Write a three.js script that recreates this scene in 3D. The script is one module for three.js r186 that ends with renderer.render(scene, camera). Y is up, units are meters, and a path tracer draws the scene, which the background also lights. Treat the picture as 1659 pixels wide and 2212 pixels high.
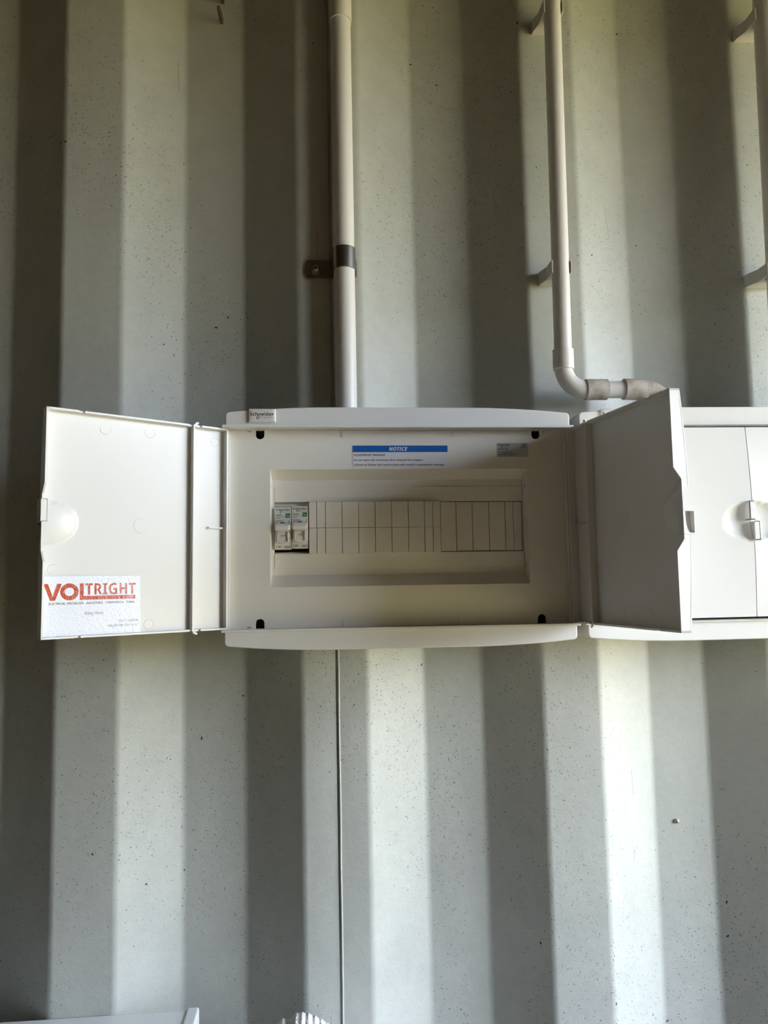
import * as THREE from 'three';
import { RoundedBoxGeometry } from 'three/addons/geometries/RoundedBoxGeometry.js';
import { mergeGeometries, mergeVertices, toCreasedNormals } from 'three/addons/utils/BufferGeometryUtils.js';
import { ImprovedNoise } from 'three/addons/math/ImprovedNoise.js';

// ---------------------------------------------------------------- camera, sky, sun, exposure
const scene = new THREE.Scene();
const camera = new THREE.PerspectiveCamera(2 * Math.atan(1106 / 1644.8) * 180 / Math.PI, 1659 / 2212, 0.02, 300);
camera.position.set(-0.08252, -0.05794, 0.88576);
camera.rotation.order = 'YXZ';
camera.rotation.set(0.09079, -0.07904, -0.02055);
scene.add(camera);

const renderer = new THREE.WebGLRenderer({ antialias: true });
renderer.toneMapping = THREE.LinearToneMapping;
renderer.toneMappingExposure = 1.0;
renderer.shadowMap.enabled = true;

// room: inside of a steel shipping container, open at its right-hand end
const FLOOR = -1.28, CEIL = 1.10, LEFT = -4.6, RIGHT = 1.62, DEPTH = 2.34;
const OPEN = { z0: 0.03, z1: 1.42, y0: FLOOR + 0.03, y1: 0.64 };

{ // daylight sky: bright haze at the horizon, bluer overhead
  const W = 256, H = 128, d = new Float32Array(W * H * 4);
  for (let j = 0; j < H; j++) {
    const el = ((j + 0.5) / H - 0.5) * Math.PI, t = Math.pow(Math.max(0, Math.sin(el)), 0.6);
    for (let i = 0; i < W; i++) {
      const k = (j * W + i) * 4;
      d[k] = 0.96 - 0.40 * t; d[k + 1] = 1.02 - 0.28 * t; d[k + 2] = 1.10 - 0.02 * t; d[k + 3] = 1;
    }
  }
  const sky = new THREE.DataTexture(d, W, H, THREE.RGBAFormat, THREE.FloatType);
  sky.mapping = THREE.EquirectangularReflectionMapping; sky.magFilter = THREE.LinearFilter; sky.needsUpdate = true;
  scene.background = sky;
  scene.backgroundIntensity = 21;
}
const sun = new THREE.DirectionalLight(new THREE.Color(1, 0.94, 0.82), 8);
sun.position.set(RIGHT + 2, 9, 5.5); sun.target.position.set(RIGHT + 2, 0, 0);
sun.castShadow = true; sun.shadow.mapSize.set(2048, 2048);
Object.assign(sun.shadow.camera, { left: -8, right: 8, top: 8, bottom: -8, near: 0.5, far: 40 });
scene.add(sun, sun.target);

// ---------------------------------------------------------------- helpers
let seed = 20240611;
const rnd = () => { seed = (seed * 1664525 + 1013904223) >>> 0; return seed / 4294967296; };
const V = (x, y, z) => new THREE.Vector3(x, y, z);
const used = {};
function numbered(name) {
  const n = used[name] ?? 0; used[name] = n + 1;
  return n ? name + '_' + String(n).padStart(3, '0') : name;
}
function thing(name, label, category, group) {
  const o = new THREE.Group(); o.name = numbered(name); o.userData = { label, category };
  if (group) o.userData.group = group;
  scene.add(o); return o;
}
function part(name, geo, mat, parent, label) {
  const g = Array.isArray(geo) ? mergeGeometries(geo.map((x) => { const y = x.index ? x.toNonIndexed() : x; for (const k of Object.keys(y.attributes)) if (!['position', 'normal', 'uv'].includes(k)) y.deleteAttribute(k); return y; })) : geo;
  const m = new THREE.Mesh(g, mat); m.name = name; m.castShadow = m.receiveShadow = true;
  if (label) m.userData.label = label;
  parent.add(m); return m;
}
function single(name, geo, mat, label, category, group) {
  const m = part(numbered(name), geo, mat, scene); m.userData = { label, category };
  if (group) m.userData.group = group;
  return m;
}
function structure(name, geo, mat) { const m = part(name, geo, mat, scene); m.userData.kind = 'structure'; return m; }
const box = (x0, x1, y0, y1, z0, z1, r = 0) => {
  const g = r ? new RoundedBoxGeometry(x1 - x0, y1 - y0, z1 - z0, 2, r) : new THREE.BoxGeometry(x1 - x0, y1 - y0, z1 - z0);
  return g.translate((x0 + x1) / 2, (y0 + y1) / 2, (z0 + z1) / 2);
};
const rectShape = (x0, x1, y0, y1) => new THREE.Shape([new THREE.Vector2(x0, y0), new THREE.Vector2(x1, y0), new THREE.Vector2(x1, y1), new THREE.Vector2(x0, y1)]);
const extrude = (shape, z0, z1, bevel = 0, seg = 2) => new THREE.ExtrudeGeometry(shape, { depth: z1 - z0 - 2 * bevel, bevelEnabled: bevel > 0, bevelSize: bevel, bevelOffset: -bevel, bevelThickness: bevel, bevelSegments: seg, curveSegments: 16 }).translate(0, 0, z0 + bevel);
const rod = (a, b, r, seg = 32, r2 = r, open = false) => {
  const d = b.clone().sub(a), g = new THREE.CylinderGeometry(r2, r, d.length(), seg, 1, open).rotateY(Math.PI);
  g.applyQuaternion(new THREE.Quaternion().setFromUnitVectors(V(0, 1, 0), d.clone().normalize()));
  return g.translate((a.x + b.x) / 2, (a.y + b.y) / 2, (a.z + b.z) / 2);
};
function grid(nu, nv, f) { // smooth sheet: f(s, t) -> [x, y, z]
  const p = [], uv = [], ix = [];
  for (let j = 0; j <= nv; j++) for (let i = 0; i <= nu; i++) { p.push(...f(i / nu, j / nv)); uv.push(i / nu, j / nv); }
  for (let j = 0; j < nv; j++) for (let i = 0; i < nu; i++) { const a = j * (nu + 1) + i, b = a + 1, c = a + nu + 1, d = c + 1; ix.push(a, b, d, a, d, c); }
  const g = new THREE.BufferGeometry();
  g.setAttribute('position', new THREE.Float32BufferAttribute(p, 3)); g.setAttribute('uv', new THREE.Float32BufferAttribute(uv, 2)); g.setIndex(ix);
  g.computeVertexNormals(); return g;
}
const noise = new ImprovedNoise();
function canvasTexture(w, h, draw, color = true) {
  const c = document.createElement('canvas'); c.width = w; c.height = h;
  draw(c.getContext('2d'), w, h);
  const t = new THREE.CanvasTexture(c); if (color) t.colorSpace = THREE.SRGBColorSpace;
  t.magFilter = THREE.LinearFilter; return t;
}
function noiseTexture(n, f, srgb = false) {
  const d = new Uint8Array(n * n * 4);
  for (let j = 0; j < n; j++) for (let i = 0; i < n; i++) { const v = f(i, j), k = (j * n + i) * 4; if (v.length) { d[k] = v[0]; d[k + 1] = v[1]; d[k + 2] = v[2]; } else d[k] = d[k + 1] = d[k + 2] = v; d[k + 3] = 255; }
  const t = new THREE.DataTexture(d, n, n); t.wrapS = t.wrapT = THREE.RepeatWrapping; t.magFilter = THREE.LinearFilter; if (srgb) t.colorSpace = THREE.SRGBColorSpace; t.needsUpdate = true; return t;
}
const rgb = (r, g, b) => new THREE.Color().setRGB(r, g, b);

// ---------------------------------------------------------------- materials
const TILE = 1.24; // metres of wall per texture repeat
function wallPaint() {
  const n = 2048, v = new Float32Array(n * n * 3).fill(1);
  const px = n / TILE, put = (x, y, r, g, b, a) => { const k = (((y % n) + n) % n * n + ((x % n) + n) % n) * 3; v[k] += (r - v[k]) * a; v[k + 1] += (g - v[k + 1]) * a; v[k + 2] += (b - v[k + 2]) * a; };
  const P = 6.2831853 / n;
  for (let j = 0; j < n; j++) for (let i = 0; i < n; i++) { // soft blotches of grime and a fine mottling
    const k = (j * n + i) * 3, a = Math.cos(i * P) * 3, b = Math.sin(i * P) * 3, m = 0.03 * noise.noise(a * 2, b * 2 + j * 0.004, Math.sin(j * P) * 6) + 0.02 * noise.noise(i * 0.06, j * 0.06, 3.3) + 0.05 * (rnd() - 0.5);
    v[k] += m; v[k + 1] += m; v[k + 2] += m * 0.9;
  }
  const speck = (x, y, len, w, ang, dark) => {
    const steps = Math.max(1, Math.ceil(len * px * 1.5));
    for (let s = 0; s <= steps; s++) {
      const t = (s / steps - 0.5) * len, cx = (x + Math.cos(ang) * t) * px, cy = (y + Math.sin(ang) * t) * px, r = w * px / 2;
      for (let yy = Math.floor(cy - r - 1); yy <= cy + r + 1; yy++) for (let xx = Math.floor(cx - r - 1); xx <= cx + r + 1; xx++) {
        const q = Math.hypot(xx + 0.5 - cx, yy + 0.5 - cy), al = Math.min(1, Math.max(0, r + 0.5 - q)) * dark;
        if (al > 0) put(xx, yy, 0.10, 0.09, 0.07, al * 0.9);
      }
    }
  };
  for (let k = 0; k < 42000; k++) { // dirt and fly specks, thicker in patches
    const x = rnd() * TILE, y = rnd() * TILE, q = noise.noise(x * 6, y * 3.5, 9.1) * 1.3 + 0.1;
    if (rnd() > 0.18 + q) continue;
    const big = rnd();
    speck(x, y, big > 0.99 ? 0.003 * rnd() : 0.0007 * rnd(), big > 0.9965 ? 0.0014 : 0.0003 + 0.0006 * rnd() * rnd(), rnd() * 3.14, 0.35 + 0.6 * rnd());
  }
  for (let k = 0; k < 10; k++) speck(rnd() * TILE, rnd() * TILE, 0.01 + 0.04 * rnd(), 0.0005, 1.4 + 0.3 * rnd(), 0.3); // scratches
  const d = new Uint8Array(n * n * 4);
  for (let k = 0; k < n * n; k++) { for (let c = 0; c < 3; c++) d[k * 4 + c] = Math.max(0, Math.min(255, v[k * 3 + c] * 232)); d[k * 4 + 3] = 255; }
  const t = new THREE.DataTexture(d, n, n); t.wrapS = t.wrapT = THREE.RepeatWrapping; t.magFilter = THREE.LinearFilter; t.colorSpace = THREE.SRGBColorSpace; t.needsUpdate = true;
  return t;
}
const peel = noiseTexture(1024, (i, j) => 128 + 60 * noise.noise(i / 7, j / 7, 0.5) + 50 * noise.noise(i / 16, j / 16, 4.5) + 20 * (rnd() - 0.5));
const peelWall = peel.clone(); peelWall.repeat.set(TILE / 0.31, TILE / 0.31); peelWall.needsUpdate = true;
const M = {};
M.wall = new THREE.MeshStandardMaterial({ map: wallPaint(), color: rgb(0.54, 0.555, 0.50), roughness: 0.48, bumpMap: peelWall, bumpScale: 0.0002 });
M.weld = new THREE.MeshStandardMaterial({ color: rgb(0.43, 0.45, 0.41), roughness: 0.4 });
M.plywood = new THREE.MeshStandardMaterial({ color: rgb(0.33, 0.22, 0.10), roughness: 0.75 });
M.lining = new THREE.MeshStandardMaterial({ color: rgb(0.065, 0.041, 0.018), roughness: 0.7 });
M.grass = new THREE.MeshStandardMaterial({ color: rgb(0.31, 0.225, 0.06), roughness: 1 });
M.white = new THREE.MeshPhysicalMaterial({ color: rgb(0.74, 0.735, 0.715), roughness: 0.36 });
M.cover = new THREE.MeshPhysicalMaterial({ color: rgb(0.84, 0.82, 0.765), roughness: 0.40 });
M.blank = new THREE.MeshStandardMaterial({ color: rgb(0.83, 0.81, 0.755), roughness: 0.42 });
M.ink = new THREE.MeshStandardMaterial({ color: rgb(0.02, 0.03, 0.025), roughness: 0.5 });
M.pvc = new THREE.MeshPhysicalMaterial({ color: rgb(0.66, 0.64, 0.61), roughness: 0.38 });
{
  const t = noiseTexture(256, (i, j) => { const q = Math.max(0, Math.min(1, 0.42 + 0.7 * noise.noise(i / 50, j / 90, 7.7) + 0.35 * noise.noise(i / 9, j / 14, 2.2) + 0.5 * (rnd() - 0.5))); return [216 - 52 * q, 212 - 62 * q, 207 - 70 * q]; }, true);
  M.pvcDusty = new THREE.MeshStandardMaterial({ map: t, color: rgb(0.84, 0.82, 0.79), roughness: 0.55 });
}
M.clip = new THREE.MeshStandardMaterial({ color: rgb(0.56, 0.53, 0.50), roughness: 0.5 });
M.steel = new THREE.MeshStandardMaterial({ color: rgb(0.28, 0.27, 0.25), roughness: 0.36, metalness: 1 });
M.zinc = new THREE.MeshStandardMaterial({ color: rgb(0.6, 0.59, 0.56), roughness: 0.3, metalness: 1 });
M.rust = new THREE.MeshStandardMaterial({ color: rgb(0.14, 0.09, 0.055), roughness: 0.8, metalness: 0.3 });
M.darkSteel = new THREE.MeshStandardMaterial({ color: rgb(0.06, 0.055, 0.05), roughness: 0.4, metalness: 0.8 });
M.black = new THREE.MeshStandardMaterial({ color: rgb(0.02, 0.02, 0.02), roughness: 0.6 });
M.bench = new THREE.MeshStandardMaterial({ color: rgb(0.10, 0.07, 0.045), roughness: 0.7 });
{
  const t = peel.clone(); t.repeat.set(3, 3); t.needsUpdate = true;
  M.knit = new THREE.MeshStandardMaterial({ color: rgb(0.82, 0.80, 0.80), roughness: 1, bumpMap: t, bumpScale: 0.0012 });
}

// ---------------------------------------------------------------- the container
const edges = [ // bends of the pressed steel sheet: [x, z], ridge z = 0, valley z = -0.0357
  [-0.4525, 1], [-0.3834, 0], [-0.3148, 0], [-0.2484, 1], [-0.1771, 1], [-0.1093, 0], [-0.0347, 0], [0.0343, 1], [0.1045, 1], [0.17, 0], [0.2379, 0], [0.3105, 1], [0.3818, 1], [0.4456, 0],
];
{
  const P = 0.2778, off = [0.0, 0.0716, 0.1395, 0.2099];
  for (let k = 0; k < 4; k++) for (let e = 0; e < 4; e++) { if (k === 0 && e === 0) continue; const x = 0.4456 + k * P + off[e]; if (x < RIGHT - 0.02) edges.push([x, e < 2 ? 0 : 1]); }
  for (let k = 1; k < 16; k++) for (let e = 3; e >= 0; e--) { const x = -0.3834 - k * P + off[e]; if (x > LEFT + 0.02 && x < -0.46) edges.unshift([x, e < 2 ? 0 : 1]); }
}
function corrugated(list, x0, x1, seam) {
  const pts = [];
  list = [[x0, list[0][1]], ...list, [x1, list.at(-1)[1]]].map(([x, v]) => [x, -0.0357 * v]);
  for (let i = 0; i < list.length; i++) {
    const c = list[i];
    if (i === 0 || i === list.length - 1) { pts.push(c); continue; }
    const dir = (q) => { const dx = q[0] - c[0], dz = q[1] - c[1], l = Math.hypot(dx, dz); return [dx / l * Math.min(0.0042, l * 0.4), dz / l * Math.min(0.0042, l * 0.4)]; };
    const a = dir(list[i - 1]), b = dir(list[i + 1]);
    for (let s = 0; s <= 5; s++) { const t = s / 5, u = (1 - t) * (1 - t), w = t * t; pts.push([c[0] + a[0] * u + b[0] * w, c[1] + a[1] * u + b[1] * w]); }
  }
  if (seam !== undefined) { // the joint between two sheets: a narrow open groove
    const i = pts.findIndex((p) => p[0] > seam);
    pts.splice(i, 0, [seam - 0.0022, 0], [seam - 0.0019, -0.0022], [seam - 0.0006, -0.0022], [seam - 0.0003, 0]);
  }
  const pos = [], uv = [], ix = []; let arc = 0;
  const rows = [FLOOR, CEIL];
  pts.forEach((p, i) => { if (i) arc += Math.hypot(p[0] - pts[i - 1][0], p[1] - pts[i - 1][1]); for (const y of rows) { pos.push(p[0], y, p[1]); uv.push(arc / TILE, y / TILE); } });
  const n = pts.length * 2;
  pts.forEach((p, i) => { for (const y of rows) { pos.push(p[0], y, p[1] - 0.002); uv.push(uv[i * 4], y / TILE); } });
  for (let i = 0; i < pts.length - 1; i++) { const a = i * 2; ix.push(a, a + 2, a + 3, a, a + 3, a + 1, n + a, n + a + 3, n + a + 2, n + a, n + a + 1, n + a + 3); }
  const g = new THREE.BufferGeometry();
  g.setAttribute('position', new THREE.Float32BufferAttribute(pos, 3)); g.setAttribute('uv', new THREE.Float32BufferAttribute(uv, 2)); g.setIndex(ix); g.computeVertexNormals();
  return g;
}
const wallBack = structure('wall_back', corrugated(edges, LEFT, RIGHT, -0.0695), M.wall);
{
  const pts = [];
  for (let k = 0; k <= 150; k++) { const y = FLOOR + (CEIL - FLOOR) * k / 150; pts.push(V(-0.0683 + 0.0006 * noise.noise(y * 14, 1.1, 2.2) - 0.0012 * Math.max(0, -y), y, 0.0002 + 0.0005 * noise.noise(y * 30, 5.1, 0.2))); }
  part('weld_bead', new THREE.TubeGeometry(new THREE.CatmullRomCurve3(pts), 600, 0.0012, 8), M.weld, wallBack);
}
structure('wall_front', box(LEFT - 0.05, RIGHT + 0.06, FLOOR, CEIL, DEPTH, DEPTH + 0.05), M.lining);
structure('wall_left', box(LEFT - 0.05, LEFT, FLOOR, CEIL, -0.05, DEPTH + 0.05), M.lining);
{
  const s = rectShape(-0.05, DEPTH + 0.05, FLOOR, CEIL);
  s.holes.push(new THREE.Path(rectShape(OPEN.z0, OPEN.z1, OPEN.y0, OPEN.y1).getPoints()));
  structure('wall_right', new THREE.ExtrudeGeometry(s, { depth: 0.06, bevelEnabled: false }).rotateY(-Math.PI / 2).translate(RIGHT + 0.06, 0, 0), M.wall);
}
structure('floor', box(LEFT - 0.05, RIGHT + 0.06, FLOOR - 0.03, FLOOR, -0.05, DEPTH + 0.05), M.plywood);
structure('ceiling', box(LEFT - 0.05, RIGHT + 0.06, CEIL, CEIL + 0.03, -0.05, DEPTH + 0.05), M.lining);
structure('ground', box(-80, 80, FLOOR - 0.25, FLOOR - 0.15, -80, 80), M.grass);

// ---------------------------------------------------------------- printed matter
const F = 'sans-serif';
function logo(c, x, y, h, color, w) { // two-line maker's mark: big name, small second line with a leaf-like loop before it
  c.save(); c.fillStyle = color; c.textBaseline = 'alphabetic'; c.textAlign = 'left';
  c.font = `bold ${h * 0.62}px ${F}`; const k = w / c.measureText('Schneider').width;
  c.save(); c.translate(x, y + h * 0.5); c.scale(k, 1); c.fillText('Schneider', 0, 0); c.restore();
  c.font = `${h * 0.4}px ${F}`; const k2 = w * 0.56 / c.measureText('E l e c t r i c').width;
  c.save(); c.translate(x + w * 0.44, y + h * 0.86); c.scale(k2, 1); c.fillText('E l e c t r i c', 0, 0); c.restore();
  c.strokeStyle = color; c.lineWidth = h * 0.09; c.beginPath(); c.ellipse(x + w * 0.335, y + h * 0.73, w * 0.05, h * 0.2, 0.5, 0, 6.3); c.stroke();
  c.restore();
}
const printed = (tex, rough = 0.4, extra = {}) => new THREE.MeshPhysicalMaterial({ map: tex, roughness: rough, ...extra });
const T = {};
T.badge = canvasTexture(560, 300, (c, w, h) => { c.fillStyle = '#d9d8d5'; c.fillRect(0, 0, w, h); logo(c, 22, 72, 170, '#26262a', 515); });
T.notice = canvasTexture(1664, 384, (c, w, h) => {
  c.fillStyle = '#e9eaee'; c.fillRect(0, 0, w, h);
  c.fillStyle = '#1560b4'; c.fillRect(0, 0, w, 116);
  c.fillStyle = '#ffffff'; c.font = `italic bold 88px ${F}`; c.textAlign = 'center'; c.fillText('NOTICE', w * 0.473, 90);
  c.textAlign = 'left'; c.fillStyle = '#08080a';
  const line = (s, font, y, wd) => { c.save(); c.font = font; c.translate(16, y); c.scale(wd / c.measureText(s).width, 1); c.fillText(s, 0, 0); c.restore(); };
  line('EQUIPMENT DAMAGE', `bold 50px ${F}`, 184, 548);
  line('Do not open the enclosure door beyond the stopper.', `bold 44px ${F}`, 270, 1220);
  line('Failure to follow this instructions will result in equipment damage.', `bold 47px ${F}`, 355, 1600);
});
T.rating = canvasTexture(704, 312, (c, w, h) => {
  c.fillStyle = '#b9bdbc'; c.fillRect(0, 0, w, h); logo(c, 22, 14, 100, '#0a0a0a', 270);
  c.fillStyle = '#0a0a0a'; c.textAlign = 'right'; c.font = `bold 44px ${F}`; c.fillText('100A', 655, 52); c.fillText('415V', 655, 104);
  c.textAlign = 'left'; c.font = `bold 46px ${F}`; c.fillText('R9HSB115S', 22, 152);
  c.font = `bold 29px ${F}`; c.fillText('Surface Mounting', 22, 200); c.fillText('1 Row 15 Modules, IP40', 22, 236); c.fillText('AS/NZS 61439-3, AS/NZS 3000', 22, 272);
});
T.breaker = canvasTexture(352, 920, (c, w, h) => {
  c.fillStyle = '#dfdfda'; c.fillRect(0, 0, w, h);
  logo(c, 20, 22, 104, '#0f3527', 312);
  c.fillStyle = '#101216'; c.textAlign = 'left'; c.font = `bold 46px ${F}`; c.fillText('Resi9', 24, 186);
  c.fillRect(24, 202, 188, 5); c.font = `44px ${F}`; c.fillText('MCB', 24, 252);
  c.font = `bold 34px ${F}`; c.fillText('R9F36120', 24, 312); c.fillText('230/400V~', 24, 352);
  c.fillStyle = '#0d6b33'; c.beginPath(); c.roundRect(232, 134, 96, 96, 10); c.fill();
  c.strokeStyle = '#cfe6d3'; c.lineWidth = 6; c.beginPath(); c.arc(272, 176, 24, 0.6, 5.2); c.stroke(); c.beginPath(); c.arc(294, 196, 17, 3.6, 8.4); c.stroke(); c.beginPath(); c.moveTo(258, 198); c.lineTo(304, 168); c.stroke();
  c.save(); c.translate(322, 356); c.rotate(-Math.PI / 2); c.fillStyle = '#101216'; c.font = `bold 32px ${F}`; c.fillText('80F2', 0, 0); c.restore();
  c.fillStyle = '#101216'; c.font = `bold 62px ${F}`; c.fillText('C20', 22, 886);
  c.strokeStyle = '#8a8a86'; c.lineWidth = 4; c.beginPath(); c.moveTo(166, 832); c.lineTo(166, 912); c.stroke();
  c.strokeStyle = '#44464a'; c.lineWidth = 4; c.strokeRect(214, 846, 92, 44); c.strokeRect(306, 846, 34, 44); c.font = `bold 38px ${F}`; c.fillText('6000', 217, 882); c.fillText('3', 313, 882);
});
T.on = canvasTexture(256, 256, (c) => { c.fillStyle = '#dddcd6'; c.fillRect(0, 0, 256, 256); c.fillStyle = '#2a2a2e'; c.font = `bold 62px ${F}`; c.textAlign = 'center'; c.fillText('I.ON', 132, 150); });
T.card = canvasTexture(1500, 900, (c, w, h) => {
  c.fillStyle = '#e2e5ef'; c.fillRect(0, 0, w, h);
  const o = '#b94406'; c.fillStyle = o;
  const word = (s, x, y, size, width) => { c.save(); c.font = `bold ${size}px ${F}`; const m = c.measureText(s); c.translate(x, y); c.scale(width / m.width, 1); c.fillText(s, 0, 0); c.restore(); };
  word('V', 14, 366, 352, 268);
  c.lineWidth = 66; c.strokeStyle = o; c.beginPath(); c.ellipse(394, 238, 104, 96, 0, 0, 7); c.stroke();
  c.fillRect(548, 112, 60, 252); c.fillRect(548, 304, 872, 60);
  word('TRIGHT', 626, 288, 244, 806);
  c.fillStyle = '#f4e4da'; c.font = `52px ${F}`; c.fillText('LTD', 1298, 353);
  c.fillStyle = '#1c1c22'; word('ELECTRICAL SPECIALISTS - INDUSTRIAL - COMMERCIAL - RURAL', 92, 430, 46, 1316);
  c.fillStyle = '#30323a'; c.font = `64px ${F}`; c.textAlign = 'center'; c.fillText('Riley Hine', 764, 592);
  c.textAlign = 'right'; c.font = `54px ${F}`; c.fillText('021   360806', 1462, 724); c.fillText('riley@voltright.co.nz', 1462, 792);
});
const decal = (name, tex, w, h, x, y, z, parent, rough, edge = M.white, t = 0.0004, label) => {
  const m = part(name, new THREE.BoxGeometry(w, h, t), [edge, edge, edge, edge, printed(tex, rough), edge], parent, label);
  m.position.set(x, y, z + t / 2); return m;
};
const badgeMat = printed(T.badge, 0.25, { clearcoat: 0.8, clearcoatRoughness: 0.15 });

// ---------------------------------------------------------------- the enclosures
const HALF = 0.1855, CAPY = 0.128, OPY = 0.1062, FRONT = 0.085, HINGE = 0.1828, HINGE_Z = 0.080, DOOR_W = 0.1824, DOOR_H = 0.2106;
function capShape(s) { // front outline of the head (s = 1) or foot (s = -1) of the housing, with its drooping ends
  const h = new THREE.Shape(), q = [];
  for (let k = 0; k <= 48; k++) {
    const x = -HALF + 0.0045 + (2 * HALF - 0.009) * k / 48, e = Math.max(0, (Math.abs(x) - 0.07) / 0.11);
    q.push([x, CAPY - 0.0052 * e * e]);
  }
  const c = (cx, cy, a0, a1) => { const o = []; for (let k = 0; k <= 6; k++) { const a = a0 + (a1 - a0) * k / 6; o.push([cx + 0.0045 * Math.cos(a), cy + 0.0045 * Math.sin(a)]); } return o; };
  const yE = q[0][1] - 0.0045;
  const all = [[-HALF, OPY], ...c(-HALF + 0.0045, yE, Math.PI, Math.PI / 2), ...q.slice(1, -1), ...c(HALF - 0.0045, yE, Math.PI / 2, 0), [HALF, OPY]];
  const v = all.map(([x, y]) => new THREE.Vector2(x, s * y)); if (s > 0) v.reverse();
  h.setFromPoints(v); return h;
}
const bow = (y, u = DOOR_W) => 0.0100 + 0.0050 * Math.pow(u / DOOR_W, 2) * (1 - Math.pow(2 * y / DOOR_H, 2)); // depth of the bowed door front behind its rim
const scoop = (u, y) => { const r = Math.pow((DOOR_W - u) / 0.032, 2) + Math.pow(y / 0.0205, 2); return r < 1 ? 0.0058 * Math.pow(1 - r, 0.42) : 0; };
function doorSheet() { // closed thin shell; u = 0 at the hinge, +z is the outside
  const nu = 96, nv = 96, th = 0.0018;
  const out = grid(nu, nv, (s, t) => { const u = s * DOOR_W, y = (t - 0.5) * DOOR_H; return [u, y, bow(y, u) - scoop(u, y)]; });
  const inn = grid(nu, nv, (s, t) => { const u = (1 - s) * DOOR_W, y = (t - 0.5) * DOOR_H; return [u, y, bow(y, u) - scoop(u, y) - th]; });
  const rim = [];
  for (const [f] of [[(t) => [DOOR_W, (t - 0.5) * DOOR_H]], [(t) => [0, (0.5 - t) * DOOR_H]], [(t) => [(1 - t) * DOOR_W, DOOR_H / 2]], [(t) => [t * DOOR_W, -DOOR_H / 2]]]) rim.push(grid(96, 1, (s, t) => { const [u, y] = f(s), w = bow(y, u) - scoop(u, y); return [u, y, w - (t ? th : 0)].map((x, i) => x); }));
  return [out, inn, ...rim];
}
function strip(y0, y1, u0, u1, lo, hi, n = 60) { // upright rib of the door: thickness u0..u1, from z = lo(y) to hi(y)
  const A = (f) => grid(n, 1, f), Y = (s) => y0 + (y1 - y0) * s;
  return [A((s, t) => [u0, Y(s), t ? lo(Y(s)) : hi(Y(s))]), A((s, t) => [u1, Y(s), t ? hi(Y(s)) : lo(Y(s))]), A((s, t) => [t ? u1 : u0, Y(s), lo(Y(s))]), A((s, t) => [t ? u0 : u1, Y(s), hi(Y(s))]), box(u0, u1, y0, y0 + 1e-5, lo(y0), hi(y0)), box(u0, u1, y1 - 1e-5, y1, lo(y1), hi(y1))];
}
const SHEET = doorSheet(), TH = 0.0018;
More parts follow.
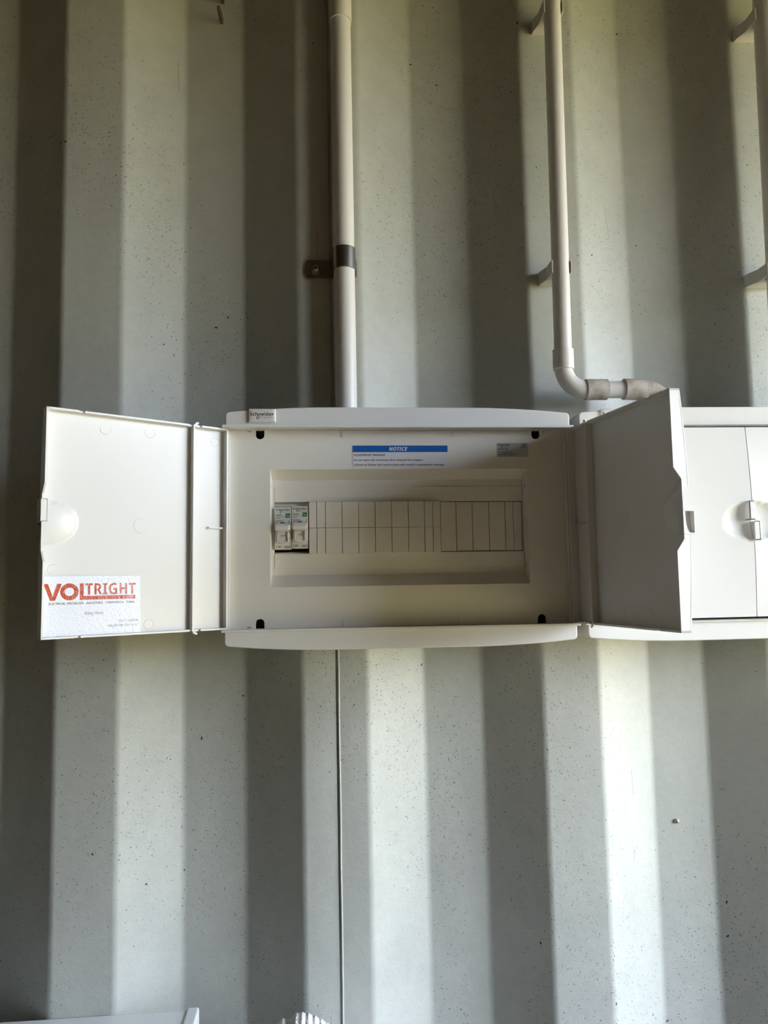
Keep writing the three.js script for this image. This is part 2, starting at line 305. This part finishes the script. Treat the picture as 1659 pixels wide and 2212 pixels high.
function makeDoor(parent, rotY, flip, label) {
  const d = part('door', SHEET.map((g) => g.clone()), M.white, parent, label);
  d.position.set(flip ? HINGE : -HINGE, 0, HINGE_Z); d.rotation.set(0, rotY, flip ? Math.PI : 0);
  const H2 = DOOR_H / 2, plate = (y) => bow(y) - 0.001, B0 = bow(H2);
  const notch = (y) => { const a = Math.abs(y); return a > 0.036 ? 0 : a > 0.026 ? 0.0075 * (0.036 - a) / 0.010 : 0.0075; };
  // edge flanges
  part('rim', [
    ...strip(-H2, H2, 0, TH, () => 0, () => B0 - 0.0005), // hinge side
    ...strip(-H2, -0.036, DOOR_W - TH, DOOR_W, () => 0, plate), ...strip(0.036, H2, DOOR_W - TH, DOOR_W, () => 0, plate), // free side
    ...strip(-0.036, 0.036, DOOR_W - TH, DOOR_W, notch, (y) => Math.max(notch(y) + 0.0004, plate(y) - scoop(DOOR_W, y)), 72),
    ...[1, -1].flatMap((s) => [[0, 0.030], [0.0335, 0.0395], [0.044, 0.148], [0.1535, DOOR_W]].map(([a, b]) => box(a, b, Math.min(s * H2, s * (H2 - TH)), Math.max(s * H2, s * (H2 - TH)), 0, B0))),
    ...[1, -1].flatMap((s) => [[0.030, 0.0335], [0.0395, 0.044], [0.148, 0.1535]].map(([a, b]) => box(a, b, Math.min(s * H2, s * (H2 - TH)), Math.max(s * H2, s * (H2 - TH)), 0.0025, B0))),
  ], M.white, d);
  part('stiffening_rib', strip(-H2 + TH, H2 - TH, 0.0375, 0.0390, () => 0.0006, (y) => bow(y, 0.038) - 0.001), M.white, d);
  part('fin', box(TH, 0.0195, -0.0007, 0.0007, 0.0045, bow(0, 0.015) - 0.001), M.white, d);
  for (const s of [1, -1]) part('hinge_hook', [box(0.034, 0.0375, Math.min(s * H2, s * (H2 + 0.0022)), Math.max(s * H2, s * (H2 + 0.0022)), 0.002, 0.0045, 0.0005), box(0.0325, 0.036, Math.min(s * (H2 + 0.0015), s * (H2 + 0.0035)), Math.max(s * (H2 + 0.0015), s * (H2 + 0.0035)), 0.002, 0.0045, 0.0005)], M.white, d);
  // hollow pull tab beside the finger scoop
  const z0 = bow(0) - 0.0085, z1 = bow(0) + 0.0035, w = 0.0013, u0 = DOOR_W - 0.0050, u1 = DOOR_W + 0.0012, y1 = 0.0218, y0 = 0.0006;
  part('pull_tab', [box(u0, u1, y1 - w, y1, z0, z1, 0.0003), box(u0, u1, y0, y0 + w, z0, z1, 0.0003), box(u0, u1, y0, y1, z1 - w, z1, 0.0003), box(u0, u1, y0, y1, z0, z0 + w, 0.0003), box(u0, u0 + w, y0, y1, z0, z1, 0.0003)], M.white, d);
  // moulding marks
  for (const [u, y, r] of [[0.0895, 0, 0.0072], [0.126, 0.092, 0.0052], [0.082, 0.093, 0.0052], [0.0115, 0.091, 0.0046], [0.081, -0.0965, 0.0046], [0.170, -0.043, 0.005]]) {
    part('moulding_mark', new THREE.TorusGeometry(r, 0.00022, 6, 36).translate(u, y, bow(y, u) - TH), M.white, d);
  }
  part('moulding_mark', new THREE.CylinderGeometry(0.0016, 0.0018, 0.0005, 20).rotateX(Math.PI / 2).translate(0.0895, 0, bow(0, 0.0895) - TH), M.white, d);
  return d;
}
function slotHole(x, y, s) { // U-shaped screw slot open towards the housing edge
  const p = new THREE.Path(), r = 0.0045, pts = [];
  for (let k = 0; k <= 16; k++) { const a = Math.PI * k / 16; pts.push(new THREE.Vector2(x + r * Math.cos(a), y - s * r * Math.sin(a))); }
  pts.push(new THREE.Vector2(x - r, s * 0.1056), new THREE.Vector2(x + r, s * 0.1056));
  p.setFromPoints(pts); return p;
}
const pathRect = (x0, x1, y0, y1) => new THREE.Path([new THREE.Vector2(x0, y0), new THREE.Vector2(x0, y1), new THREE.Vector2(x1, y1), new THREE.Vector2(x1, y0)]);
function makeEnclosure(label, x, y, roll, angles, full) {
  const e = thing('switchboard_enclosure', label, 'switchboard');
  e.position.set(x, y, 0); e.rotation.z = roll;
  part('top_cap', extrude(capShape(1), 0, FRONT, 0.0012, 3), M.white, e);
  part('bottom_cap', extrude(capShape(-1), 0, FRONT, 0.0012, 3), M.white, e);
  for (const s of [1, -1]) {
    part('side_wall', box(Math.min(s * HALF, s * 0.1822), Math.max(s * HALF, s * 0.1822), -OPY, OPY, 0, 0.078), M.white, e);
    part('lip', box(-0.1886, 0.1886, s > 0 ? (full ? 0.1054 : 0.1070) : -0.1082, s > 0 ? 0.1082 : (full ? -0.1054 : -0.1070), 0.0825, 0.0884, 0.0005), M.white, e);
  }
  part('back_plate', box(-HALF, HALF, -OPY, OPY, 0, 0.002), M.white, e);
  // badge with a slightly domed face
  const b = part('badge', new RoundedBoxGeometry(0.0282, 0.0148, 0.0022, 3, 0.001), M.white, e, 'domed silver-white maker badge');
  b.position.set(-0.147, 0.1182, FRONT + 0.0008);
  const face = grid(16, 10, (s, t) => [(s - 0.5) * 0.0272, (t - 0.5) * 0.0138, 0.0012 + 0.0009 * Math.sqrt(Math.max(0, (1 - Math.pow(2 * s - 1, 6)) * (1 - Math.pow(2 * t - 1, 6))))]);
  part('badge_face', face, badgeMat, b);
  for (const k of [0, 1]) { const d = makeDoor(e, angles[k], k === 1, full ? 'open door leaf' : 'closed door leaf'); if (!full) d.scale.y = 0.985; }
  if (!full) return e;
  // inner cover with a recessed tray
  const s = rectShape(-0.1822, 0.1822, -0.1060, 0.1060);
  s.holes.push(pathRect(-0.1398, 0.1400, -0.0626, 0.0632), slotHole(-0.1504, 0.1005, 1), slotHole(0.1513, 0.1005, 1), slotHole(-0.1504, -0.1000, -1), slotHole(0.1517, -0.1005, -1));
  for (const [a, t] of [[-0.1640, 1], [0.1580, 1], [-0.1640, -1], [0.1580, -1]]) s.holes.push(pathRect(a, a + 0.0042, t > 0 ? 0.1040 : -0.1048, t > 0 ? 0.1048 : -0.1040));
  const cover = part('cover_panel', extrude(s, 0.0675, 0.07), M.cover, e);
  const A = [[-0.1398, 0.0632, 0.07], [0.14, 0.0632, 0.07], [0.14, -0.0626, 0.07], [-0.1398, -0.0626, 0.07]], Bt = [[-0.1388, 0.0535, 0.055], [0.1392, 0.0535, 0.055], [0.1392, -0.0500, 0.055], [-0.1388, -0.0500, 0.055]];
  for (let k = 0; k < 4; k++) {
    const a = A[k], b2 = A[(k + 1) % 4], c = Bt[(k + 1) % 4], d = Bt[k];
    if (k % 2) { // end walls, each with two small clip holes
      const w = new THREE.Shape([[0.0632, 0.07], [0.0535, 0.055], [-0.05, 0.055], [-0.0626, 0.07]].map((p) => new THREE.Vector2(...p)));
      for (const cy of [0.0455, -0.0425]) w.holes.push(pathRect(cy - 0.0011, cy + 0.0011, 0.0605, 0.0632));
      const g = new THREE.ShapeGeometry(w), q = g.attributes.position, sg = k === 1 ? 1 : -1;
      for (let i = 0; i < q.count; i++) { const y = q.getX(i), z = q.getY(i); q.setXYZ(i, (sg > 0 ? 0.14 : -0.1398) - sg * (0.07 - z) / 0.015 * 0.001, y, z); }
      g.computeVertexNormals(); part('tray_wall', g, M.cover, cover); continue;
    }
    part('tray_wall', grid(1, 1, (u, v) => { const P = (p, q) => p.map((z, i) => z + (q[i] - z) * u); const l = P(d, c), h = P(a, b2); return l.map((z, i) => z + (h[i] - z) * v); }), M.cover, cover);
  }
  const tb = rectShape(-0.1390, 0.1394, -0.0503, 0.0538); tb.holes.push(pathRect(-0.1362, 0.1376, -0.0266, 0.0292));
  part('tray_floor', extrude(tb, 0.0535, 0.055), M.cover, cover);
  for (const [a, b] of [[0.0294, 0.0457], [-0.0428, -0.0268]]) part('tray_band', extrude(rectShape(-0.1357, 0.1387, a, b), 0.0548, 0.0560, 0.0003, 1), M.cover, cover);
  part('rail_bar', box(-0.1362, -0.0985, 0.0248, 0.0292, 0.046, 0.0505), M.cover, cover);
  part('rail_bar', box(-0.1362, -0.0985, -0.0266, -0.0250, 0.040, 0.0500), M.cover, cover);
  for (const [cx, t] of [[-0.0617, 1], [0.0605, 1], [-0.0625, -1], [0.0610, -1]]) part('locating_rib', box(cx - 0.0008, cx + 0.0008, t > 0 ? 0.0985 : -0.1055, t > 0 ? 0.1055 : -0.0985, 0.0695, 0.0712), M.cover, cover);
  part('mounting_rail', box(-0.15, 0.15, -0.0175, 0.0175, 0.002, 0.0118), M.zinc, e);
  for (const [cx, cy] of [[-0.1504, 0.1002], [0.1513, 0.1002], [-0.1500, -0.1000], [0.1517, -0.1005]]) {
    const g = part('screw', [new THREE.CylinderGeometry(0.0036, 0.0036, 0.0025, 20).rotateX(Math.PI / 2).translate(cx, cy, 0.0425), rod(V(cx, cy, 0.001), V(cx, cy, 0.042), 0.0018, 10)], M.darkSteel, e, 'recessed dark steel screw');
    part('screw_recess', [box(cx - 0.0020, cx + 0.0020, cy - 0.0004, cy + 0.0004, 0.0436, 0.0439), box(cx - 0.0004, cx + 0.0004, cy - 0.0020, cy + 0.0020, 0.0436, 0.0439)], M.ink, g);
  }
  decal('notice_sticker', T.notice, 0.1038, 0.0240, 0.0008, 0.0770, 0.07, e, 0.45, M.white, 0.0003, 'white warning sticker with a blue heading bar');
  const rs = new THREE.Shape(); { const w = 0.0174, h = 0.0077, r = 0.0016; rs.moveTo(-w + r, -h); rs.lineTo(w - r, -h); rs.quadraticCurveTo(w, -h, w, -h + r); rs.lineTo(w, h - r); rs.quadraticCurveTo(w, h, w - r, h); rs.lineTo(-w + r, h); rs.quadraticCurveTo(-w, h, -w, h - r); rs.lineTo(-w, -h + r); rs.quadraticCurveTo(-w, -h, -w + r, -h); }
  const rg = new THREE.ExtrudeGeometry(rs, { depth: 0.0003, bevelEnabled: false });
  { const p = rg.attributes.position, uv = rg.attributes.uv; for (let k = 0; k < p.count; k++) uv.setXY(k, (p.getX(k) + 0.0174) / 0.0348, (p.getY(k) + 0.0077) / 0.0154); }
  part('rating_sticker', rg, printed(T.rating, 0.3), e, 'silver rating sticker with small black print').position.set(0.1248, 0.0840, 0.07);
  // blanking strips: break-off segments of whole and half modules
  const plate = (xs, y0, y1, z, split, lab) => {
    const p = part('blanking_plate', box(xs[0] + 0.0003, xs.at(-1) - 0.0003, y0 + 0.0004, y1 - 0.0004, z - 0.0050, z - 0.0028), M.blank, e, lab);
    for (let k = 0; k < xs.length - 1; k++) {
      const a = xs[k] + 0.0003, b = xs[k + 1] - 0.0003, lift = 0.0004 * noise.noise(k * 3.7, 0.5, z * 100);
      part('module_blank', split === null ? [box(a, b, y0, y1, z - 0.0030, z + lift, 0.00022)] : [box(a, b, split + 0.0002, y1, z - 0.0030, z + lift, 0.00022), box(a, b, y0, split - 0.0002, z - 0.0030, z + lift, 0.00022)], M.blank, p);
    }
  };
  plate([-0.0990, -0.0905, -0.0811, -0.0631, -0.0451, -0.0270, -0.0089, 0.0094, 0.0273, 0.0364, 0.0451], -0.0272, 0.0290, 0.0600, 0.0006, 'raised strip of blank modules');
  plate([0.0458, 0.0632, 0.0813, 0.1000, 0.1183, 0.1276, 0.1371], -0.0259, 0.0284, 0.0546, null, 'recessed strip of blank modules');
  return e;
}
const ROLL = -0.0055, LEFT_OPEN = -(Math.PI - 0.600), RIGHT_OPEN = Math.PI - 1.383;
const board = makeEnclosure('white plastic switchboard enclosure with both doors open, breakers and a blue notice inside', 0, 0, ROLL, [LEFT_OPEN, RIGHT_OPEN], true);
makeEnclosure('white plastic switchboard enclosure with its doors shut, beside the open one', 0.3822, -0.0003, 0, [0, 0], false);

// breakers
function breaker(x, y, label) {
  const b = thing('circuit_breaker', label, 'circuit breaker', 'breakers in the open enclosure');
  const at = V(x, y, 0).applyAxisAngle(V(0, 0, 1), ROLL); b.position.set(at.x, at.y, 0); b.rotation.z = ROLL;
  part('body', [box(-0.0089, 0.0089, -0.0230, 0.0230, 0.012, 0.0590, 0.0005), box(-0.0089, 0.0089, -0.0226, 0.0226, 0.012, 0.05, 0.0005)], M.blank, b);
  decal('front_label', T.breaker, 0.0174, 0.0456, 0, 0, 0.0590, b, 0.4);
  const disc = part('dial', [new THREE.CylinderGeometry(0.0080, 0.0086, 0.0042, 40).rotateX(Math.PI / 2).translate(0, -0.0085, 0.0613)], M.white, b);
  part('window_frame', [box(-0.0062, -0.0048, -0.0150, -0.0005, 0.0630, 0.0655, 0.0004), box(0.0048, 0.0062, -0.0150, -0.0005, 0.0630, 0.0655, 0.0004)], M.white, disc);
  const on = decal('indicator', T.on, 0.0094, 0.0102, 0.0002, -0.0082, 0.0634, disc, 0.4); on.rotation.x = -0.10;
  const t = part('toggle', [box(-0.0050, 0.0050, -0.004, 0.0066, 0.060, 0.0694, 0.0008), box(-0.0086, 0.0086, -0.0035, 0.0035, -0.0040, 0.0040, 0.0026).rotateX(0.45).translate(0, 0.0005, 0.0712)], M.white, b);
  part('toggle_slit', box(-0.0028, 0.0024, 0.0046, 0.0056, 0.0670, 0.0698), M.ink, t);
}
breaker(-0.1268, 0.0006, 'white single-pole circuit breaker at the end of the row, against the tray wall');
breaker(-0.1086, 0.0016, 'white single-pole circuit breaker between its twin and the blank modules');

// business card standing in the open door
{
  const holder = thing('business_card', 'white glossy business card with orange lettering, standing in the open door', 'card');
  const door = board.children.find((c) => c.name === 'door');
  board.updateMatrixWorld(true);
  const bump = peel.clone(); bump.repeat.set(0.5, 0.3); bump.needsUpdate = true;
  const front = printed(T.card, 0.22, { bumpMap: bump, bumpScale: 0.00022 });
  const m = door.matrixWorld.clone().multiply(new THREE.Matrix4().makeTranslation(0.1352, -0.0762, 0.0068)).multiply(new THREE.Matrix4().makeRotationY(Math.PI)).multiply(new THREE.Matrix4().makeRotationX(-0.070));
  m.decompose(holder.position, holder.quaternion, holder.scale);
  part('card', new THREE.BoxGeometry(0.090, 0.0545, 0.0004), [M.white, M.white, M.white, M.white, front, M.white], holder);
}

// ---------------------------------------------------------------- conduits
const emboss = (w, h, draw) => canvasTexture(w, h, (c) => { c.fillStyle = '#000'; c.fillRect(0, 0, w, h); c.fillStyle = '#fff'; c.strokeStyle = '#fff'; draw(c); }, false);
function tube(pts, r, n = 40) { return new THREE.TubeGeometry(new THREE.CatmullRomCurve3(pts), n, r, 32); }
function arc(cx, cy, z, R, a0, a1, n = 14) { const o = []; for (let k = 0; k <= n; k++) { const a = a0 + (a1 - a0) * k / n; o.push(V(cx + R * Math.cos(a), cy + R * Math.sin(a), z)); } return o; }
const socket = (a, b, r) => [rod(a, b, r, 40)];
const TOP = CEIL - 0.001;
{
  const c = thing('conduit', 'thick grey plastic conduit held by a metal saddle, dropping into the open enclosure', 'conduit');
  const z = 0.0150;
  part('pipe', rod(V(-0.0549, 0.126, z), V(-0.0547, TOP, z), 0.0125, 48), M.pvc, c);
  part('coupling', rod(V(-0.0548, 0.6215, z), V(-0.0547, 0.69, z), 0.0140, 48), M.pvc, c);
  const s = thing('saddle_clamp', 'dark metal one-sided saddle clamp screwed to the wall round the thick conduit', 'clamp');
  const r = 0.0127, y0 = 0.3085, y1 = 0.3345;
  const band = grid(40, 1, (u, v) => { const a = Math.PI * 1.12 - u * Math.PI * 1.24; return [-0.0548 + (r + 0.0011) * Math.cos(a), y0 + (y1 - y0) * v, z + (r + 0.0011) * Math.sin(a)]; });
  const bandIn = grid(40, 1, (u, v) => { const a = -Math.PI * 0.12 + u * Math.PI * 1.24; return [-0.0548 + r * Math.cos(a), y0 + (y1 - y0) * v, z + r * Math.sin(a)]; });
  const rimOf = (y, f) => grid(40, 1, (u, v) => { const a = Math.PI * 1.12 - u * Math.PI * 1.24, q = r + ((v > 0.5) === f ? 0.0011 : 0); return [-0.0548 + q * Math.cos(a), y, z + q * Math.sin(a)]; });
  part('band', [band, bandIn, rimOf(y0, true), rimOf(y1, false), box(-0.0425, -0.0395, y0 - 0.002, y0 + 0.016, 0.0002, 0.0075, 0.0006)], M.steel, s);
  const tab = new THREE.Shape();
  tab.moveTo(-0.0660, -0.0115); tab.lineTo(-0.0985, -0.0115); tab.quadraticCurveTo(-0.1045, 0, -0.0985, 0.0115); tab.lineTo(-0.0660, 0.0115); tab.closePath();
  const hole = new THREE.Path(); hole.absellipse(-0.0885, -0.0030, 0.0052, 0.0050, 0, 6.2832, true); tab.holes.push(hole);
  tab.holes.push(pathRect(-0.0828, -0.0690, -0.0040, -0.0022));
  part('tab', extrude(tab, 0.0012, 0.0026, 0.0003, 1).translate(0, 0.3150, 0), M.steel, s);
  part('bend', box(-0.0690, -0.0655, 0.3035, 0.3265, 0.0012, 0.0060, 0.0006), M.steel, s);
  const sc = part('screw', new THREE.SphereGeometry(0.0044, 20, 10, 0, 6.2832, 0, 1.2).rotateX(Math.PI / 2).scale(1, 1, 0.6).translate(-0.0882, 0.3168, 0.0016), M.zinc, s, 'zinc cross-head screw');
  part('cross_recess', [box(-0.0897, -0.0867, 0.3164, 0.3172, 0.0037, 0.0044), box(-0.0886, -0.0878, 0.3153, 0.3183, 0.0037, 0.0044)], M.darkSteel, sc);
}
function clip(name, x, y, label, w) { // U-shaped clip: broad foot on the wall, two arms round the pipe
  const s = new THREE.Shape(), k = w / 0.0105;
  const half = [[0.0165 * k, 0], [0.0165 * k, 0.006], [0.0120 * k + 0.0004, 0.020], [0.0122 * k, 0.0415], [0.0106 * k, 0.0415], [0.0101 * k, 0.034]];
  const pts = [...half.map(([a, b]) => [a, b])];
  const R = 0.0103 * k; for (let i = 1; i < 10; i++) { const a = -i / 10 * Math.PI; pts.push([R * Math.cos(a), 0.035 + (0.0103 * k) * Math.sin(a)]); }
  pts.push(...half.slice().reverse().map(([a, b]) => [-a, b]));
  s.setFromPoints(pts.map(([a, b]) => new THREE.Vector2(a, b)));
  const c = thing('pipe_clip', label, 'pipe clip', 'plastic clips holding the conduits'); c.position.set(x, y, 0);
  const g = new THREE.ExtrudeGeometry(s, { depth: 0.015, bevelEnabled: true, bevelSize: 0.0004, bevelOffset: -0.0004, bevelThickness: 0.0004, bevelSegments: 1 }).rotateX(Math.PI / 2).scale(1, 1, 1);
  g.translate(0, 0.015, 0); // shape y becomes +z after the turn
  part('saddle', g, M.clip, c);
  return c;
}
{
  const c = thing('conduit', 'thin grey plastic conduit with elbows that bends across into the shut enclosure', 'conduit');
  const z = 0.035, a = V(0.2085, TOP, z), b = V(0.1985, 0.1855, z), dir = a.clone().sub(b).normalize(), at = (y) => b.clone().add(dir.clone().multiplyScalar((y - b.y) / dir.y));
  part('pipe', rod(at(0.19), a, 0.0102, 40), M.pvc, c);
  const t1 = emboss(1024, 256, (g) => { g.font = 'bold 70px sans-serif'; g.textAlign = 'center'; for (const x of [256, 768]) { g.save(); g.translate(x, 128); g.rotate(Math.PI); g.fillText('HD', 0, 92); g.fillText('ME11.2', -8, 8); g.restore(); } });
  const m1 = M.pvc.clone(); m1.bumpMap = t1; m1.bumpScale = 0.0007;
  const s1 = rod(at(0.1835), at(0.2070), 0.0121, 48); s1.rotateY(0);
  part('socket', s1, m1, c);
  const el = part('elbow', tube(arc(0.1985 + 0.0255, 0.1855, z, 0.0255, Math.PI, Math.PI * 1.5), 0.0105, 40), (() => { const m = M.pvc.clone(); m.bumpMap = emboss(1024, 512, (g) => { g.font = 'bold 62px sans-serif'; g.textAlign = 'center'; for (const y of [64, 192, 320, 448]) { g.save(); g.translate(560, y); g.rotate(Math.PI); g.fillText('G-MARLEY', 0, 20); g.restore(); } }); m.bumpScale = 0.0006; return m; })(), c);
  const y2 = 0.1600;
  const t2 = emboss(512, 512, (g) => { g.lineWidth = 12; for (const x of [128, 384]) { g.beginPath(); g.ellipse(x, 256, 70, 150, 0, 0, 6.3); g.stroke(); g.save(); g.translate(x, 256); g.rotate(Math.PI / 2); g.font = 'bold 110px sans-serif'; g.textAlign = 'center'; g.fillText('S', 0, 40); g.restore(); } });
  const m2 = M.pvcDusty.clone(); m2.bumpMap = t2; m2.bumpScale = 0.0006;
  part('socket', rod(V(0.2235, y2, z), V(0.2487, y2, z), 0.0122, 48), m2, c);
  part('cross_pipe', rod(V(0.2450, y2, z), V(0.2730, y2, z), 0.0100, 40), M.pvc, c);
  part('socket', rod(V(0.2692, y2 + 0.0004, z), V(0.2955, y2, z), 0.0124, 48), M.pvcDusty, c);
  part('elbow', tube([...arc(0.2955, y2 - 0.0235, z, 0.0235, Math.PI / 2, 0), V(0.319, 0.126, z)], 0.0105, 40), M.pvcDusty, c);
  clip('pipe_clip', at(0.304).x, 0.2985, 'small grey clip on the thin conduit, above its elbow', 0.0105);
  clip('pipe_clip', at(0.63).x, 0.6260, 'small grey clip high up on the thin conduit', 0.0105);
}
{
  const c = thing('conduit', 'grey plastic conduit dropping into the shut enclosure at the picture margin', 'conduit');
  c.userData.label = 'straight grey plastic conduit without elbows dropping into the shut enclosure';
  const z = 0.036, a = V(0.4815, TOP, z), b = V(0.4650, 0.126, z);
  part('pipe', rod(b, a, 0.0130, 40), M.pvc, c);
  const X = (y) => b.x + (a.x - b.x) * (y - b.y) / (a.y - b.y);
  clip('pipe_clip', X(0.30) - 0.0005, 0.2985, 'wide grey clip low on the straight conduit over the shut enclosure', 0.0134);
  clip('pipe_clip', X(0.63), 0.6260, 'wide grey clip high up on the straight conduit over the shut enclosure', 0.0134);
}

// ---------------------------------------------------------------- small things on the wall
for (const [x, y, label] of [[-0.2035, 0.6545, 'short rusty threaded stud sticking out of the wall'], [-0.2022, 0.6820, 'short rusty threaded stud above the other stud']]) {
  const s = thing('threaded_stud', label, 'stud', 'rusty studs on the wall');
  part('shank', rod(V(x, y, -0.037), V(x - 0.001, y, -0.0085), 0.0020, 14), M.rust, s);
  for (let k = 0; k < 9; k++) part('thread', new THREE.TorusGeometry(0.0021, 0.0004, 5, 14).translate(x - 0.0001 * k, y, -0.030 + k * 0.0023), M.rust, s);
}
single('rivet', new THREE.SphereGeometry(0.0028, 20, 12).scale(1, 1, 0.8).translate(0.3375, -0.3535, -0.0345), M.zinc, 'small round shiny rivet head on the bare wall', 'rivet');

// trunking low on the wall
{
  const t = thing('cable_trunking', 'white plastic cable trunking running low along the wall', 'trunking');
  part('trunk', box(-0.505, -0.236, -0.62, -0.5160, -0.001, 0.10, 0.004), M.white, t);
  const s = new THREE.Shape(); s.moveTo(0, -0.62); s.lineTo(0.1015, -0.62); s.lineTo(0.1015, -0.53); s.quadraticCurveTo(0.1015, -0.5145, 0.075, -0.5145); s.lineTo(0, -0.5145); s.closePath();
  part('end_cap', new THREE.ExtrudeGeometry(s, { depth: 0.009, bevelEnabled: true, bevelSize: 0.002, bevelThickness: 0.002, bevelOffset: -0.002, bevelSegments: 3 }).rotateY(-Math.PI / 2).translate(-0.2265, 0, 0), M.white, t);
}
// dark cabinet that stands beside the view and keeps the light off the wall there
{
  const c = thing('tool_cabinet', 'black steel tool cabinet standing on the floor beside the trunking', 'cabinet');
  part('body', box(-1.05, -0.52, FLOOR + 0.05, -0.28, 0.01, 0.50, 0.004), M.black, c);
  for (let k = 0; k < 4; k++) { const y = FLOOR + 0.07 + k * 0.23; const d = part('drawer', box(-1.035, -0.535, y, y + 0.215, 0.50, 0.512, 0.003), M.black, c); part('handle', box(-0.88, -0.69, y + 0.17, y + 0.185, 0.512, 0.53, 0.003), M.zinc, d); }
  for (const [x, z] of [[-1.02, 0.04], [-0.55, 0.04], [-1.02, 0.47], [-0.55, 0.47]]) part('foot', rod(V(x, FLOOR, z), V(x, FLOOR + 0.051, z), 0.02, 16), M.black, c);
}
// knitted hat on a bench
{
  const b = thing('workbench', 'low plywood workbench against the wall under the knitted hat', 'bench');
  part('bench_top', box(-0.20, 0.9, -0.665, -0.64, 0.002, 0.42, 0.002), M.bench, b);
  for (const [x, z] of [[-0.17, 0.035], [0.87, 0.035], [-0.17, 0.39], [0.87, 0.39]]) part('leg', box(x - 0.02, x + 0.02, FLOOR, -0.664, z - 0.02, z + 0.02, 0.002), M.bench, b);
  const hat = grid(420, 90, (s, t) => { // ribs run over the crown from back to front
    const f = (s - 0.5) * Math.PI * 0.998, q = t * Math.PI, p = Math.pow(Math.cos(f), 0.7);
    const rib = 0.0006 * Math.cos(f * 56), knit = 0.0003 * Math.sin(t * 190 + Math.PI * Math.round(f * 56 / Math.PI));
    const fold = 0.0055 * Math.exp(-Math.pow((f + 0.22) / 0.08, 2)) * Math.sin(q * 0.5 + 0.6), k = 1 + (rib + knit - fold) / 0.09;
    return [-0.1140 + 0.060 * Math.sin(f) + 0.003 * Math.sin(q), -0.6395 + 0.150 * p * Math.pow(Math.sin(q), 0.8) * (1 + (k - 1) * 0.6) - 0.002 * Math.sin(f * 5), 0.078 - 0.060 * p * Math.cos(q) * k];
  });
  single('knitted_hat', hat, M.knit, 'white ribbed knitted hat below the weld seam', 'hat');
}
renderer.render(scene, camera);
